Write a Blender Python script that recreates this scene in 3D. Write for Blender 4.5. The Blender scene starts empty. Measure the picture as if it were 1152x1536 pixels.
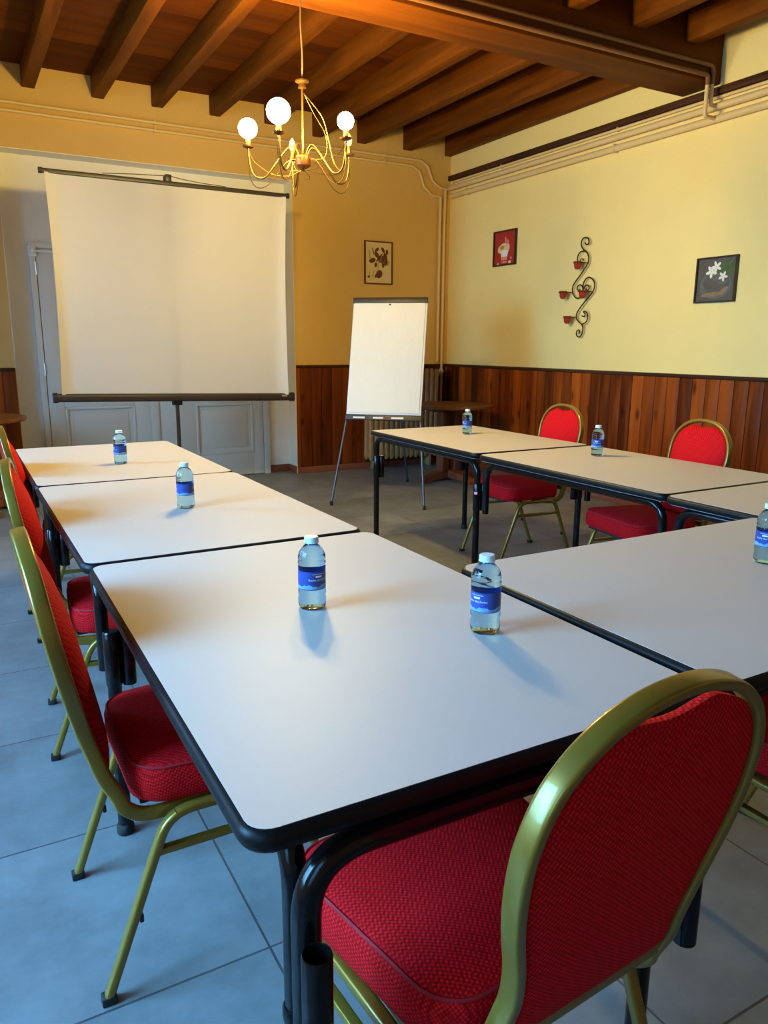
import bpy, bmesh, math, random
from math import sin, cos, pi, radians, sqrt
from mathutils import Vector, Matrix
random.seed(7)
SC = bpy.context.scene
COL = SC.collection

# ------------------------------------------------------------------ materials
def new_mat(name):
    m = bpy.data.materials.new(name); m.use_nodes = True
    nt = m.node_tree
    return m, nt, nt.nodes['Principled BSDF']

def link(nt, a, b): nt.links.new(a, b)

def mat(name, col, rough=0.5, metal=0.0, var=0.0, vscale=8.0, bump=0.0, bscale=60.0, spec=0.5, stretch=(1, 1, 1), coat=0.0, trans=0.0, ior=1.45):
    m, nt, b = new_mat(name)
    b.inputs['Roughness'].default_value = rough
    b.inputs['Metallic'].default_value = metal
    b.inputs['Specular IOR Level'].default_value = spec
    b.inputs['Coat Weight'].default_value = coat
    b.inputs['Transmission Weight'].default_value = trans
    b.inputs['IOR'].default_value = ior
    tc = nt.nodes.new('ShaderNodeTexCoord')
    mp = nt.nodes.new('ShaderNodeMapping'); mp.inputs['Scale'].default_value = stretch
    link(nt, tc.outputs['Object'], mp.inputs['Vector'])
    no = nt.nodes.new('ShaderNodeTexNoise'); no.inputs['Scale'].default_value = vscale
    no.inputs['Detail'].default_value = 5
    link(nt, mp.outputs['Vector'], no.inputs['Vector'])
    mx = nt.nodes.new('ShaderNodeMix'); mx.data_type = 'RGBA'
    lo = [max(0, c * (1 - var)) for c in col]; hi = [min(1, c * (1 + var)) for c in col]
    mx.inputs[6].default_value = (*lo, 1); mx.inputs[7].default_value = (*hi, 1)
    link(nt, no.outputs['Fac'], mx.inputs[0])
    link(nt, mx.outputs[2], b.inputs['Base Color'])
    if bump > 0:
        n2 = nt.nodes.new('ShaderNodeTexNoise'); n2.inputs['Scale'].default_value = bscale
        link(nt, mp.outputs['Vector'], n2.inputs['Vector'])
        bp = nt.nodes.new('ShaderNodeBump'); bp.inputs['Strength'].default_value = bump
        bp.inputs['Distance'].default_value = 0.01
        link(nt, n2.outputs['Fac'], bp.inputs['Height'])
        link(nt, bp.outputs['Normal'], b.inputs['Normal'])
    return m

def wood(name, dark, light, axis, plank=None, rough=0.45, scale=6.0, knots=False, coat=0.0):
    """grain runs along `axis` (0,1,2); plank=(axis, width) gives each board its own tone"""
    m, nt, b = new_mat(name)
    b.inputs['Roughness'].default_value = rough
    b.inputs['Coat Weight'].default_value = coat
    b.inputs['Specular IOR Level'].default_value = 0.12
    N = nt.nodes.new
    tc = N('ShaderNodeTexCoord'); sep = N('ShaderNodeSeparateXYZ')
    link(nt, tc.outputs['Object'], sep.inputs[0])
    mp = N('ShaderNodeMapping'); st = [scale * 3] * 3; st[axis] = scale * 0.25
    mp.inputs['Scale'].default_value = st
    link(nt, tc.outputs['Object'], mp.inputs['Vector'])
    no = N('ShaderNodeTexNoise'); no.inputs['Scale'].default_value = 1.0
    no.inputs['Detail'].default_value = 6; no.inputs['Distortion'].default_value = 0.8
    fac = no.outputs['Fac']
    if plank:
        d = N('ShaderNodeMath'); d.operation = 'DIVIDE'; d.inputs[1].default_value = plank[1]
        link(nt, sep.outputs[plank[0]], d.inputs[0])
        fl = N('ShaderNodeMath'); fl.operation = 'FLOOR'; link(nt, d.outputs[0], fl.inputs[0])
        wn = N('ShaderNodeTexWhiteNoise'); wn.noise_dimensions = '1D'
        link(nt, fl.outputs[0], wn.inputs['W'])
        off = N('ShaderNodeVectorMath'); off.operation = 'ADD'
        sc = N('ShaderNodeVectorMath'); sc.operation = 'SCALE'; sc.inputs['Scale'].default_value = 30
        link(nt, wn.outputs['Color'], sc.inputs[0])
        link(nt, mp.outputs['Vector'], off.inputs[0]); link(nt, sc.outputs[0], off.inputs[1])
        link(nt, off.outputs[0], no.inputs['Vector'])
        a = N('ShaderNodeMath'); a.operation = 'MULTIPLY_ADD'; a.inputs[1].default_value = 0.5; 
        link(nt, wn.outputs['Value'], a.inputs[0])
        h = N('ShaderNodeMath'); h.operation = 'MULTIPLY'; h.inputs[1].default_value = 0.75
        link(nt, fac, h.inputs[0]); link(nt, h.outputs[0], a.inputs[2])
        sb = N('ShaderNodeMath'); sb.operation = 'SUBTRACT'; sb.inputs[1].default_value = 0.14
        link(nt, a.outputs[0], sb.inputs[0]); fac = sb.outputs[0]
    else:
        link(nt, mp.outputs['Vector'], no.inputs['Vector'])
    cr = N('ShaderNodeValToRGB')
    cr.color_ramp.elements[0].position = 0.28; cr.color_ramp.elements[0].color = (*dark, 1)
    cr.color_ramp.elements[1].position = 0.78; cr.color_ramp.elements[1].color = (*light, 1)
    link(nt, fac, cr.inputs[0])
    out = cr.outputs['Color']
    if knots:
        km = N('ShaderNodeMapping'); ks = [9.0] * 3; ks[axis] = 3.6; km.inputs['Scale'].default_value = ks
        link(nt, tc.outputs['Object'], km.inputs['Vector'])
        vo = N('ShaderNodeTexVoronoi'); vo.inputs['Scale'].default_value = 1.0
        link(nt, km.outputs['Vector'], vo.inputs['Vector'])
        kr = N('ShaderNodeValToRGB'); kr.color_ramp.elements[0].position = 0.05; kr.color_ramp.elements[0].color = (0.25, 0.2, 0.2, 1)
        kr.color_ramp.elements[1].position = 0.22; kr.color_ramp.elements[1].color = (1, 1, 1, 1)
        link(nt, vo.outputs['Distance'], kr.inputs[0])
        mm = N('ShaderNodeMix'); mm.data_type = 'RGBA'; mm.blend_type = 'MULTIPLY'; mm.inputs[0].default_value = 1
        link(nt, out, mm.inputs[6]); link(nt, kr.outputs['Color'], mm.inputs[7]); out = mm.outputs[2]
    link(nt, out, b.inputs['Base Color'])
    bp = N('ShaderNodeBump'); bp.inputs['Strength'].default_value = 0.12; bp.inputs['Distance'].default_value = 0.01
    link(nt, no.outputs['Fac'], bp.inputs['Height']); link(nt, bp.outputs['Normal'], b.inputs['Normal'])
    return m

def tile_mat():
    m, nt, b = new_mat('floor_tile'); N = nt.nodes.new
    tc = N('ShaderNodeTexCoord'); mp = N('ShaderNodeMapping'); mp.inputs['Location'].default_value = (-0.455 + 0.574 * 20, -0.705 + 0.5815 * 20, 0)
    link(nt, tc.outputs['Object'], mp.inputs['Vector'])
    br = N('ShaderNodeTexBrick'); br.offset = 0.0; br.squash = 1.0
    br.inputs['Scale'].default_value = 1; br.inputs['Mortar Size'].default_value = 0.003; br.inputs['Mortar Smooth'].default_value = 0.2
    br.inputs['Brick Width'].default_value = 0.574; br.inputs['Row Height'].default_value = 0.5815; br.inputs['Bias'].default_value = 0
    br.inputs['Color1'].default_value = (0.20, 0.215, 0.21, 1); br.inputs['Color2'].default_value = (0.24, 0.255, 0.25, 1)
    br.inputs['Mortar'].default_value = (0.085, 0.085, 0.08, 1)
    link(nt, mp.outputs['Vector'], br.inputs['Vector'])
    no = N('ShaderNodeTexNoise'); no.inputs['Scale'].default_value = 3.5; no.inputs['Detail'].default_value = 9; no.inputs['Roughness'].default_value = 0.68
    link(nt, tc.outputs['Object'], no.inputs['Vector'])
    cr = N('ShaderNodeValToRGB'); cr.color_ramp.elements[0].position = 0.3; cr.color_ramp.elements[0].color = (0.6, 0.6, 0.6, 1)
    cr.color_ramp.elements[1].position = 0.72; cr.color_ramp.elements[1].color = (1.15, 1.15, 1.15, 1)
    link(nt, no.outputs['Fac'], cr.inputs[0])
    mm = N('ShaderNodeMix'); mm.data_type = 'RGBA'; mm.blend_type = 'MULTIPLY'; mm.inputs[0].default_value = 1
    link(nt, br.outputs['Color'], mm.inputs[6]); link(nt, cr.outputs['Color'], mm.inputs[7])
    link(nt, mm.outputs[2], b.inputs['Base Color'])
    b.inputs['Roughness'].default_value = 0.42
    bp = N('ShaderNodeBump'); bp.inputs['Strength'].default_value = 0.5; bp.inputs['Distance'].default_value = 0.003; bp.invert = True
    link(nt, br.outputs['Fac'], bp.inputs['Height']); link(nt, bp.outputs['Normal'], b.inputs['Normal'])
    return m

def fabric_mat(name, dark, light, scale=210):
    m, nt, b = new_mat(name); N = nt.nodes.new
    tc = N('ShaderNodeTexCoord'); vo = N('ShaderNodeTexVoronoi'); vo.inputs['Scale'].default_value = scale; vo.inputs['Randomness'].default_value = 0.12
    rt = N('ShaderNodeMapping'); rt.inputs['Rotation'].default_value = (0.62, 0.41, 0.78)
    link(nt, tc.outputs['Object'], rt.inputs['Vector']); link(nt, rt.outputs['Vector'], vo.inputs['Vector'])
    cr = N('ShaderNodeValToRGB'); cr.color_ramp.elements[0].position = 0.2; cr.color_ramp.elements[0].color = (*light, 1)
    cr.color_ramp.elements[1].position = 0.62; cr.color_ramp.elements[1].color = (*dark, 1)
    link(nt, vo.outputs['Distance'], cr.inputs[0]); link(nt, cr.outputs['Color'], b.inputs['Base Color'])
    b.inputs['Roughness'].default_value = 0.85; b.inputs['Sheen Weight'].default_value = 0.0; b.inputs['Specular IOR Level'].default_value = 0.12
    bp = N('ShaderNodeBump'); bp.inputs['Strength'].default_value = 0.55; bp.inputs['Distance'].default_value = 0.0012; bp.invert = True
    link(nt, vo.outputs['Distance'], bp.inputs['Height']); link(nt, bp.outputs['Normal'], b.inputs['Normal'])
    return m

def emit_mat(name, col, strength):
    m, nt, b = new_mat(name)
    b.inputs['Base Color'].default_value = (*col, 1)
    b.inputs['Emission Color'].default_value = (*col, 1); b.inputs['Emission Strength'].default_value = strength
    return m

M = {}
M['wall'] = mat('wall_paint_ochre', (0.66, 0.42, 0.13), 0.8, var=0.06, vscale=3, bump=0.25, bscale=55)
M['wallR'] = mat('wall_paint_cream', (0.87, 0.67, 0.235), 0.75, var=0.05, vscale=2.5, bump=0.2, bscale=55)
M['niche'] = mat('niche_paint_white', (0.78, 0.75, 0.66), 0.7, var=0.04, vscale=4, bump=0.15, bscale=50)
M['door'] = mat('door_paint_white', (0.68, 0.66, 0.58), 0.45, var=0.03, vscale=4)
M['tile'] = tile_mat()
M['joist'] = wood('joist_timber', (0.085, 0.021, 0.0006), (0.20, 0.055, 0.002), 1, rough=0.6, scale=5)
M['beam'] = wood('beam_timber', (0.085, 0.021, 0.0006), (0.19, 0.05, 0.002), 0, rough=0.6, scale=4)
M['ceil'] = wood('ceiling_boards', (0.08, 0.017, 0.0006), (0.185, 0.045, 0.0015), 0, plank=(1, 0.16), rough=0.65, scale=4)
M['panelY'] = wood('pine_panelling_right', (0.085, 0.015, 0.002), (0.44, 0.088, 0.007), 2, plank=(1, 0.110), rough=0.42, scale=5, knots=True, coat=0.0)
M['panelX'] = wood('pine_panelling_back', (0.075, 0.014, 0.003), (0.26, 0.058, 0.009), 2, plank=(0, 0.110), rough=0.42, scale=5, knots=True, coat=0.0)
M['darkwood'] = wood('dark_rail_wood', (0.035, 0.014, 0.007), (0.09, 0.035, 0.015), 1, rough=0.5)
M['redwood'] = wood('pedestal_wood', (0.10, 0.03, 0.012), (0.27, 0.09, 0.035), 2, rough=0.4)
M['topwood'] = wood('round_top_wood', (0.12, 0.045, 0.015), (0.26, 0.11, 0.035), 0, rough=0.3)
M['base'] = mat('baseboard_red_brown', (0.20, 0.062, 0.03), 0.45, var=0.2, vscale=14)
M['pipe'] = mat('pipe_paint_cream', (0.70, 0.50, 0.22), 0.4, var=0.05)
M['pipeb'] = mat('pipe_paint_brown', (0.22, 0.09, 0.03), 0.45, var=0.1)
M['rad'] = mat('radiator_paint', (0.42, 0.26, 0.10), 0.45, var=0.1)
M['lam'] = mat('laminate_pale_grey', (0.55, 0.515, 0.465), 0.48, var=0.03, vscale=160, spec=0.28)
M['edge'] = mat('black_edge_rubber', (0.008, 0.0075, 0.007), 0.38, var=0.2, spec=0.2)
M['tube'] = mat('black_enamel_tube', (0.005, 0.005, 0.005), 0.16, spec=0.35, var=0.2)
M['gold'] = mat('gold_painted_steel', (0.27, 0.165, 0.020), 0.33, metal=0.45, var=0.08, vscale=20, coat=0.3)
M['rubber'] = mat('black_rubber', (0.015, 0.015, 0.015), 0.6, var=0.2)
M['red'] = fabric_mat('red_knit_fabric', (0.31, 0.002, 0.004), (0.90, 0.010, 0.012))
M['redpipe'] = mat('red_piping', (0.36, 0.008, 0.012), 0.8, var=0.1)
M['screen'] = mat('matte_white_screen', (0.92, 0.89, 0.80), 0.85, var=0.01, vscale=3)
M['case'] = mat('screen_case_brown_black', (0.035, 0.022, 0.016), 0.4, var=0.15)
M['steel'] = mat('dull_silver', (0.55, 0.55, 0.55), 0.35, metal=0.8, var=0.05)
M['greytube'] = mat('grey_steel_tube', (0.10, 0.11, 0.12), 0.35, metal=0.6, var=0.1)
M['paper'] = mat('paper_white', (0.84, 0.79, 0.63), 0.8, var=0.03, vscale=5, stretch=(6, 6, 0.6), bump=0.35, bscale=3)
M['board'] = mat('board_white', (0.75, 0.74, 0.70), 0.4, var=0.01)
M['clamp'] = mat('clamp_dark', (0.05, 0.035, 0.02), 0.45, var=0.1)
M['white'] = mat('white_plastic', (0.82, 0.82, 0.80), 0.4, var=0.02)
M['redplastic'] = mat('red_plastic', (0.5, 0.03, 0.03), 0.4, var=0.02)
M['iron'] = mat('wrought_iron', (0.035, 0.02, 0.012), 0.45, metal=0.5, var=0.2)
M['brass'] = mat('aged_brass', (0.13, 0.065, 0.018), 0.38, metal=0.9, var=0.15)
M['copper'] = mat('copper_hub', (0.24, 0.09, 0.03), 0.35, metal=0.9, var=0.1)
M['wire'] = mat('cable_brown', (0.12, 0.07, 0.03), 0.6, var=0.1)
M['bulb'] = emit_mat('lit_bulb', (1.0, 0.72, 0.22), 800)
M['bulboff'] = mat('clear_bulb', (0.9, 0.85, 0.75), 0.1, trans=0.8, var=0.01)
M['redglass'] = mat('red_candle_glass', (0.55, 0.05, 0.02), 0.15, trans=0.35, var=0.05)
M['wax'] = mat('candle_wax', (0.8, 0.6, 0.4), 0.6, var=0.02)
M['frame'] = mat('picture_frame_black', (0.03, 0.016, 0.01), 0.35, var=0.2)
M['framebr'] = mat('picture_frame_brown', (0.10, 0.035, 0.015), 0.4, var=0.2)
M['printbg'] = mat('print_paper', (0.66, 0.52, 0.30), 0.7, var=0.06, vscale=12)
M['printbr'] = mat('print_ink_brown', (0.11, 0.04, 0.015), 0.7, var=0.3, vscale=60)
M['printol'] = mat('print_ink_olive', (0.36, 0.25, 0.06), 0.7, var=0.3, vscale=60)
M['artred'] = mat('painting_red', (0.36, 0.022, 0.016), 0.5, var=0.25, vscale=9)
M['artcream'] = mat('painting_cream_and_reflections', (0.72, 0.50, 0.25), 0.5, var=0.2, vscale=40)
M['artwhite'] = mat('painting_white', (0.76, 0.73, 0.62), 0.5, var=0.1, vscale=40)
M['artpink'] = mat('painting_pink', (0.70, 0.24, 0.18), 0.5, var=0.15, vscale=40)
M['artgrey'] = mat('painting_grey', (0.085, 0.08, 0.062), 0.35, var=0.4, vscale=11)
M['artgreen'] = mat('painting_green', (0.06, 0.10, 0.03), 0.4, var=0.4, vscale=30)
M['artbrown'] = mat('painting_brown', (0.24, 0.15, 0.08), 0.4, var=0.4, vscale=30)
M['artteal'] = mat('painting_teal', (0.11, 0.12, 0.095), 0.4, var=0.3, vscale=30)
M['cap'] = mat('bottle_cap_pale_blue', (0.62, 0.80, 0.88), 0.4, var=0.02)
M['blabel'] = mat('label_navy_blue', (0.020, 0.055, 0.26), 0.35, var=0.3, vscale=45)
M['blabel2'] = mat('label_light_blue', (0.16, 0.36, 0.66), 0.35, var=0.4, vscale=90)
M['btext'] = mat('label_white_ink', (0.80, 0.86, 0.92), 0.4, var=0.02)
M['stick'] = mat('pink_sticker', (0.75, 0.42, 0.42), 0.5, var=0.1)
def bottle_mat():
    m, nt, b = new_mat('blue_tinted_plastic_and_water'); N = nt.nodes.new
    b.inputs['Base Color'].default_value = (0.40, 0.73, 0.99, 1)
    b.inputs['Roughness'].default_value = 0.02; b.inputs['Transmission Weight'].default_value = 1.0; b.inputs['IOR'].default_value = 1.33
    tc = N('ShaderNodeTexCoord'); wv = N('ShaderNodeTexNoise'); wv.inputs['Scale'].default_value = 45
    mp = N('ShaderNodeMapping'); mp.inputs['Scale'].default_value = (0.4, 0.4, 3.0)
    link(nt, tc.outputs['Object'], mp.inputs['Vector']); link(nt, mp.outputs['Vector'], wv.inputs['Vector'])
    bp = N('ShaderNodeBump'); bp.inputs['Strength'].default_value = 0.25; bp.inputs['Distance'].default_value = 0.002
    link(nt, wv.outputs['Fac'], bp.inputs['Height']); link(nt, bp.outputs['Normal'], b.inputs['Normal'])
    return m
M['bottle'] = bottle_mat()
def pane_mat():
    m, nt, b = new_mat('window_glass')
    b.inputs['Base Color'].default_value = (0.95, 0.98, 1, 1); b.inputs['Transmission Weight'].default_value = 1
    b.inputs['Roughness'].default_value = 0.0; b.inputs['IOR'].default_value = 1.02
    return m
M['pane'] = pane_mat()

# ------------------------------------------------------------------ mesh helpers
def V(*a): return Vector(a)

def add_box(bm, x0, x1, y0, y1, z0, z1, mi=0, bevel=0.0):
    vs = [bm.verts.new(p) for p in ((x0, y0, z0), (x1, y0, z0), (x1, y1, z0), (x0, y1, z0), (x0, y0, z1), (x1, y0, z1), (x1, y1, z1), (x0, y1, z1))]
    fs = []
    for q in ((0, 3, 2, 1), (4, 5, 6, 7), (0, 1, 5, 4), (1, 2, 6, 5), (2, 3, 7, 6), (3, 0, 4, 7)):
        f = bm.faces.new([vs[i] for i in q]); f.material_index = mi; fs.append(f)
    if bevel > 0:
        es = list({e for f in fs for e in f.edges})
        bmesh.ops.bevel(bm, geom=es, offset=bevel, segments=2, profile=0.5, affect='EDGES', material=-1)
    return vs

def box_bm(x0, x1, y0, y1, z0, z1, bevel=0.0):
    bm = bmesh.new(); add_box(bm, x0, x1, y0, y1, z0, z1, 0, bevel); return bm

def obox(bm, c, ax, ay, az, sx, sy, sz, bevel=0.0):
    """oriented box centred at c, axes ax ay az, full sizes"""
    t = bmesh.new(); add_box(t, -sx / 2, sx / 2, -sy / 2, sy / 2, -sz / 2, sz / 2, 0, bevel)
    mtx = Matrix((ax, ay, az)).transposed().to_4x4(); mtx.translation = c
    bmesh.ops.transform(t, matrix=mtx, verts=t.verts)
    me = bpy.data.meshes.new('t'); t.to_mesh(me); t.free(); bm.from_mesh(me); bpy.data.meshes.remove(me)

def circ(r, n=12): return [(r * cos(2 * pi * i / n), r * sin(2 * pi * i / n)) for i in range(n)]
def rrect(w, h, r, n=3):
    pts = []
    for cx, cy, a0 in ((w / 2 - r, h / 2 - r, 0), (-w / 2 + r, h / 2 - r, 90), (-w / 2 + r, -h / 2 + r, 180), (w / 2 - r, -h / 2 + r, 270)):
        for i in range(n + 1):
            a = radians(a0 + 90 * i / n); pts.append((cx + r * cos(a), cy + r * sin(a)))
    return pts

def sweep(bm, path, prof, closed=False, up=None, caps=True, scale=None, mi=0):
    P = [Vector(p) for p in path]; n = len(P)
    T = []
    for i in range(n):
        if closed: t = P[(i + 1) % n] - P[i - 1]
        else: t = P[min(i + 1, n - 1)] - P[max(i - 1, 0)]
        T.append(t.normalized())
    if up is None:
        up = Vector((0, 0, 1)) if abs(T[0].z) < 0.9 else Vector((1, 0, 0))
    up = Vector(up); N = (up - T[0] * up.dot(T[0])).normalized()
    rings = []
    for i in range(n):
        if i:
            N = (N - T[i] * N.dot(T[i]));
            N = N.normalized()
        B = T[i].cross(N)
        s = scale[i] if scale else 1.0
        rings.append([bm.verts.new(P[i] + N * (a * s) + B * (b * s)) for a, b in prof])
    k = len(prof)
    for i in range(n if closed else n - 1):
        r0, r1 = rings[i], rings[(i + 1) % n]
        for j in range(k):
            f = bm.faces.new((r0[j], r0[(j + 1) % k], r1[(j + 1) % k], r1[j])); f.material_index = mi
    if caps and not closed:
        f = bm.faces.new(list(reversed(rings[0]))); f.material_index = mi
        f = bm.faces.new(rings[-1]); f.material_index = mi

def fillet(pts, r, n=6):
    P = [Vector(p) for p in pts]; out = [P[0]]
    for i in range(1, len(P) - 1):
        rr = r[i - 1] if isinstance(r, (list, tuple)) else r
        a = (P[i - 1] - P[i]); b = (P[i + 1] - P[i]); la, lb = a.length, b.length; a.normalize(); b.normalize()
        ang = a.angle(b)
        d = min(rr / math.tan(ang / 2), la * 0.49, lb * 0.49)
        p0 = P[i] + a * d; p1 = P[i] + b * d
        for j in range(n + 1):
            t = j / n; out.append(p0 * (1 - t) ** 2 + P[i] * 2 * t * (1 - t) + p1 * t ** 2)
    out.append(P[-1]); return out

def catmull(pts, n=6, closed=False):
    P = [Vector(p) for p in pts]; out = []; m = len(P)
    for i in range(m if closed else m - 1):
        p0 = P[i - 1] if (i > 0 or closed) else P[0]; p1 = P[i]; p2 = P[(i + 1) % m]
        p3 = P[(i + 2) % m] if (closed or i + 2 < m) else P[-1]
        for j in range(n):
            t = j / n
            out.append(0.5 * ((2 * p1) + (p2 - p0) * t + (2 * p0 - 5 * p1 + 4 * p2 - p3) * t * t + (3 * p1 - p0 - 3 * p2 + p3) * t ** 3))
    if not closed: out.append(P[-1])
    return out

def lathe(bm, prof, n=24, c=(0, 0, 0), mi=0, cap0=True, cap1=True, wob=None):
    rings = []
    for r, z in prof:
        rings.append([bm.verts.new((c[0] + (r if not wob else r * (1 + wob(i / n, z))) * cos(2 * pi * i / n), c[1] + (r if not wob else r * (1 + wob(i / n, z))) * sin(2 * pi * i / n), c[2] + z)) for i in range(n)])
    for a, b in zip(rings, rings[1:]):
        for i in range(n):
            f = bm.faces.new((a[i], a[(i + 1) % n], b[(i + 1) % n], b[i])); f.material_index = mi
    if cap0: f = bm.faces.new(list(reversed(rings[0]))); f.material_index = mi
    if cap1: f = bm.faces.new(rings[-1]); f.material_index = mi

def obj(name, bm, mats, parent=None, loc=(0, 0, 0), rotz=0.0, smooth=30, label=None):
    bmesh.ops.recalc_face_normals(bm, faces=bm.faces)
    me = bpy.data.meshes.new(name); bm.to_mesh(me); bm.free()
    for mm in (mats if isinstance(mats, (list, tuple)) else [mats]): me.materials.append(mm)
    if smooth:
        me.polygons.foreach_set('use_smooth', [True] * len(me.polygons))
        me.set_sharp_from_angle(angle=radians(smooth))
    o = bpy.data.objects.new(name, me); COL.objects.link(o)
    o.location = loc; o.rotation_euler = (0, 0, rotz)
    if parent: o.parent = parent
    if label: o['label'] = label
    return o

def tag(o, label, cat, group=None, kind=None):
    o['label'] = label; o['category'] = cat
    if group: o['group'] = group
    if kind: o['kind'] = kind
    return o

def thing(name, label, cat, loc=(0, 0, 0), rotz=0.0, group=None):
    o = bpy.data.objects.new(name, None); COL.objects.link(o)
    o.empty_display_size = 0.1
    o.location = loc; o.rotation_euler = (0, 0, rotz)
    return tag(o, label, cat, group)

def struct(name, bm, mats, smooth=30, label=None, parent=None):
    o = obj(name, bm, mats, parent, smooth=smooth)
    if not parent: o['kind'] = 'structure'
    if label: o['label'] = label
    return o

def copy_tree(o, parent=None):
    c = o.copy(); COL.objects.link(c)
    if parent: c.parent = parent
    for ch in [q for q in bpy.data.objects if q.parent == o and q is not c]:
        copy_tree(ch, c)
    return c

# ------------------------------------------------------------------ room constants
XW, YB, YN, XLW, YF = 4.531, 6.746, 6.93, -1.75, -2.3      # right wall, back wall, niche back, left wall, wall behind the camera
ZC, ZJ, ZB, ZWN = 3.25, 3.095, 2.885, 1.03                 # ceiling boards, joist underside, main beam underside, panelling top
NX0, NX1, NZ = 0.43, 2.82, 2.665                          # niche
T = 0.15

# floor / ceiling / walls
struct('floor', box_bm(XLW - T, XW + T, YF - T, YN + T, -0.1, 0), M['tile'])
struct('ceiling', box_bm(XLW - T, XW + T, YF - T, YN + T, ZC, ZC + 0.1), M['ceil'])
struct('wall_right', box_bm(XW, XW + T, YF - T, YB + T, 0, ZC), M['wallR'])
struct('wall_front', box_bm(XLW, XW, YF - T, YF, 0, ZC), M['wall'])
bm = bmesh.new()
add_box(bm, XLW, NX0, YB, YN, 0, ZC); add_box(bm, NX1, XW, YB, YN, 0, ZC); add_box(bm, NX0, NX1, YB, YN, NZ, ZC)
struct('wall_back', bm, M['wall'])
bm = bmesh.new()
add_box(bm, NX0 - 0.0, NX1, YN, YN + T, 0, NZ + 0.02)
add_box(bm, NX0, NX0 + 0.006, YB + 0.001, YN, 0, NZ); add_box(bm, NX1 - 0.006, NX1, YB + 0.001, YN, 0, NZ)
add_box(bm, NX0 + 0.006, NX1 - 0.006, YB + 0.001, YN, NZ - 0.006, NZ)
struct('wall_niche', bm, M['niche'])

# left wall with three tall windows (out of frame; they give the room its daylight)
wins = [(-1.3, -0.2), (0.75, 2.35), (3.6, 4.7)]
WZ0, WZ1 = 0.62, 2.3
bm = bmesh.new(); ys = [YF - T] + [q for w in wins for q in w] + [YN]
for i in range(0, len(ys), 2): add_box(bm, XLW - T, XLW, ys[i], ys[i + 1], 0, ZC)
for a, b in wins: add_box(bm, XLW - T, XLW, a, b, 0, WZ0); add_box(bm, XLW - T, XLW, a, b, WZ1, ZC)
struct('wall_left', bm, M['wallR'])
for i, (a, b) in enumerate(wins):
    bm = bmesh.new(); x0, x1 = XLW - 0.11, XLW - 0.05; f = 0.06
    add_box(bm, x0, x1, a, a + f, WZ0, WZ1); add_box(bm, x0, x1, b - f, b, WZ0, WZ1)
    add_box(bm, x0, x1, a + f, b - f, WZ0, WZ0 + f); add_box(bm, x0, x1, a + f, b - f, WZ1 - f, WZ1)
    add_box(bm, x0, x1, (a + b) / 2 - 0.04, (a + b) / 2 + 0.04, WZ0 + f, WZ1 - f)
    w = struct('window_%d' % (i + 1), bm, M['door'])
    struct('pane', box_bm(XLW - 0.085, XLW - 0.08, a + f, b - f, WZ0 + f, WZ1 - f), M['pane'], parent=w)
    ld = bpy.data.lights.new('daylight_%d' % (i + 1), 'AREA'); ld.shape = 'RECTANGLE'
    ld.size = b - a - 0.14; ld.size_y = WZ1 - WZ0 - 0.14
    ld.energy = [15, 98, 90][i]; ld.color = (0.17, 0.52, 1.0); ld.spread = radians([104, 104, 120][i])
    lo = bpy.data.objects.new('daylight_%d' % (i + 1), ld); COL.objects.link(lo)
    lo.location = (XLW - 0.035, (a + b) / 2, (WZ0 + WZ1) / 2); lo.rotation_euler = (0, radians(-90 + [25, 25, 17][i]), 0)
    ld.size, ld.size_y = ld.size_y, ld.size

# timber joists and main beam
def rough_beam(x0, x1, y0, y1, z0, z1, axis, bev=0.008):
    bm = bmesh.new(); add_box(bm, x0, x1, y0, y1, z0, z1, 0, bev)
    return bm
jx = [-1.42, -0.87, -0.34, 0.16, 0.657, 1.153, 1.611, 2.087, 2.57, 3.024, 3.475, 3.972, 4.449]
nj = 0
for x in jx:
    w = 0.092 if x < 4.4 else 0.075
    o = struct('trim_%d' % (100 + nj), rough_beam(x, x + w, 3.94, YB + 0.0, ZJ if x < 2.8 else 3.05, ZC, 1), M['joist'], label='brown timber ceiling joist between back wall and main beam'); nj += 1
jx2 = [-1.3, -0.72, -0.1, 0.5, 1.05, 1.6, 2.15, 2.68, 3.19, 3.70, 4.17]
for x in jx2:
    o = struct('trim_%d' % (100 + nj), rough_beam(x, x + 0.1, YF, 3.64, 3.07, ZC, 1), M['joist'], label='brown timber ceiling joist on the near side of the main beam'); nj += 1
struct('trim_%d' % (100 + nj), rough_beam(XLW, XW, 3.64, 3.94, ZB, ZC, 0, 0.012), M['beam'], label='thick brown main beam across the ceiling')

# panelling
def planks(u0, u1, pitch, z0, z1, put):
    bm = bmesh.new(); k = math.floor(u0 / pitch)
    while k * pitch < u1:
        a, b = max(u0, k * pitch), min(u1, (k + 1) * pitch)
        if b - a > 0.006: put(bm, a + 0.0018, b - 0.0018, z0, z1)
        k += 1
    return bm
def putR(bm, a, b, z0, z1): add_box(bm, XW - 0.018, XW - 0.004, a, b, z0, z1, 0, 0.0025)
bm = planks(YF, YB - 0.02, 0.110, 0.0, ZWN - 0.02, putR); add_box(bm, XW - 0.008, XW, YF, YB - 0.02, 0, ZWN - 0.02)
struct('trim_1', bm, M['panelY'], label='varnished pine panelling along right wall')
bm = bmesh.new(); sweep(bm, [(XW - 0.014, YF, ZWN - 0.008), (XW - 0.014, YB, ZWN - 0.008)], rrect(0.026, 0.036, 0.008))
struct('trim_2', bm, M['darkwood'], label='dark cap rail on right panelling')
def putB(bm, a, b, z0, z1): add_box(bm, a, b, YB - 0.018, YB - 0.004, z0, z1, 0, 0.0025)
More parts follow.
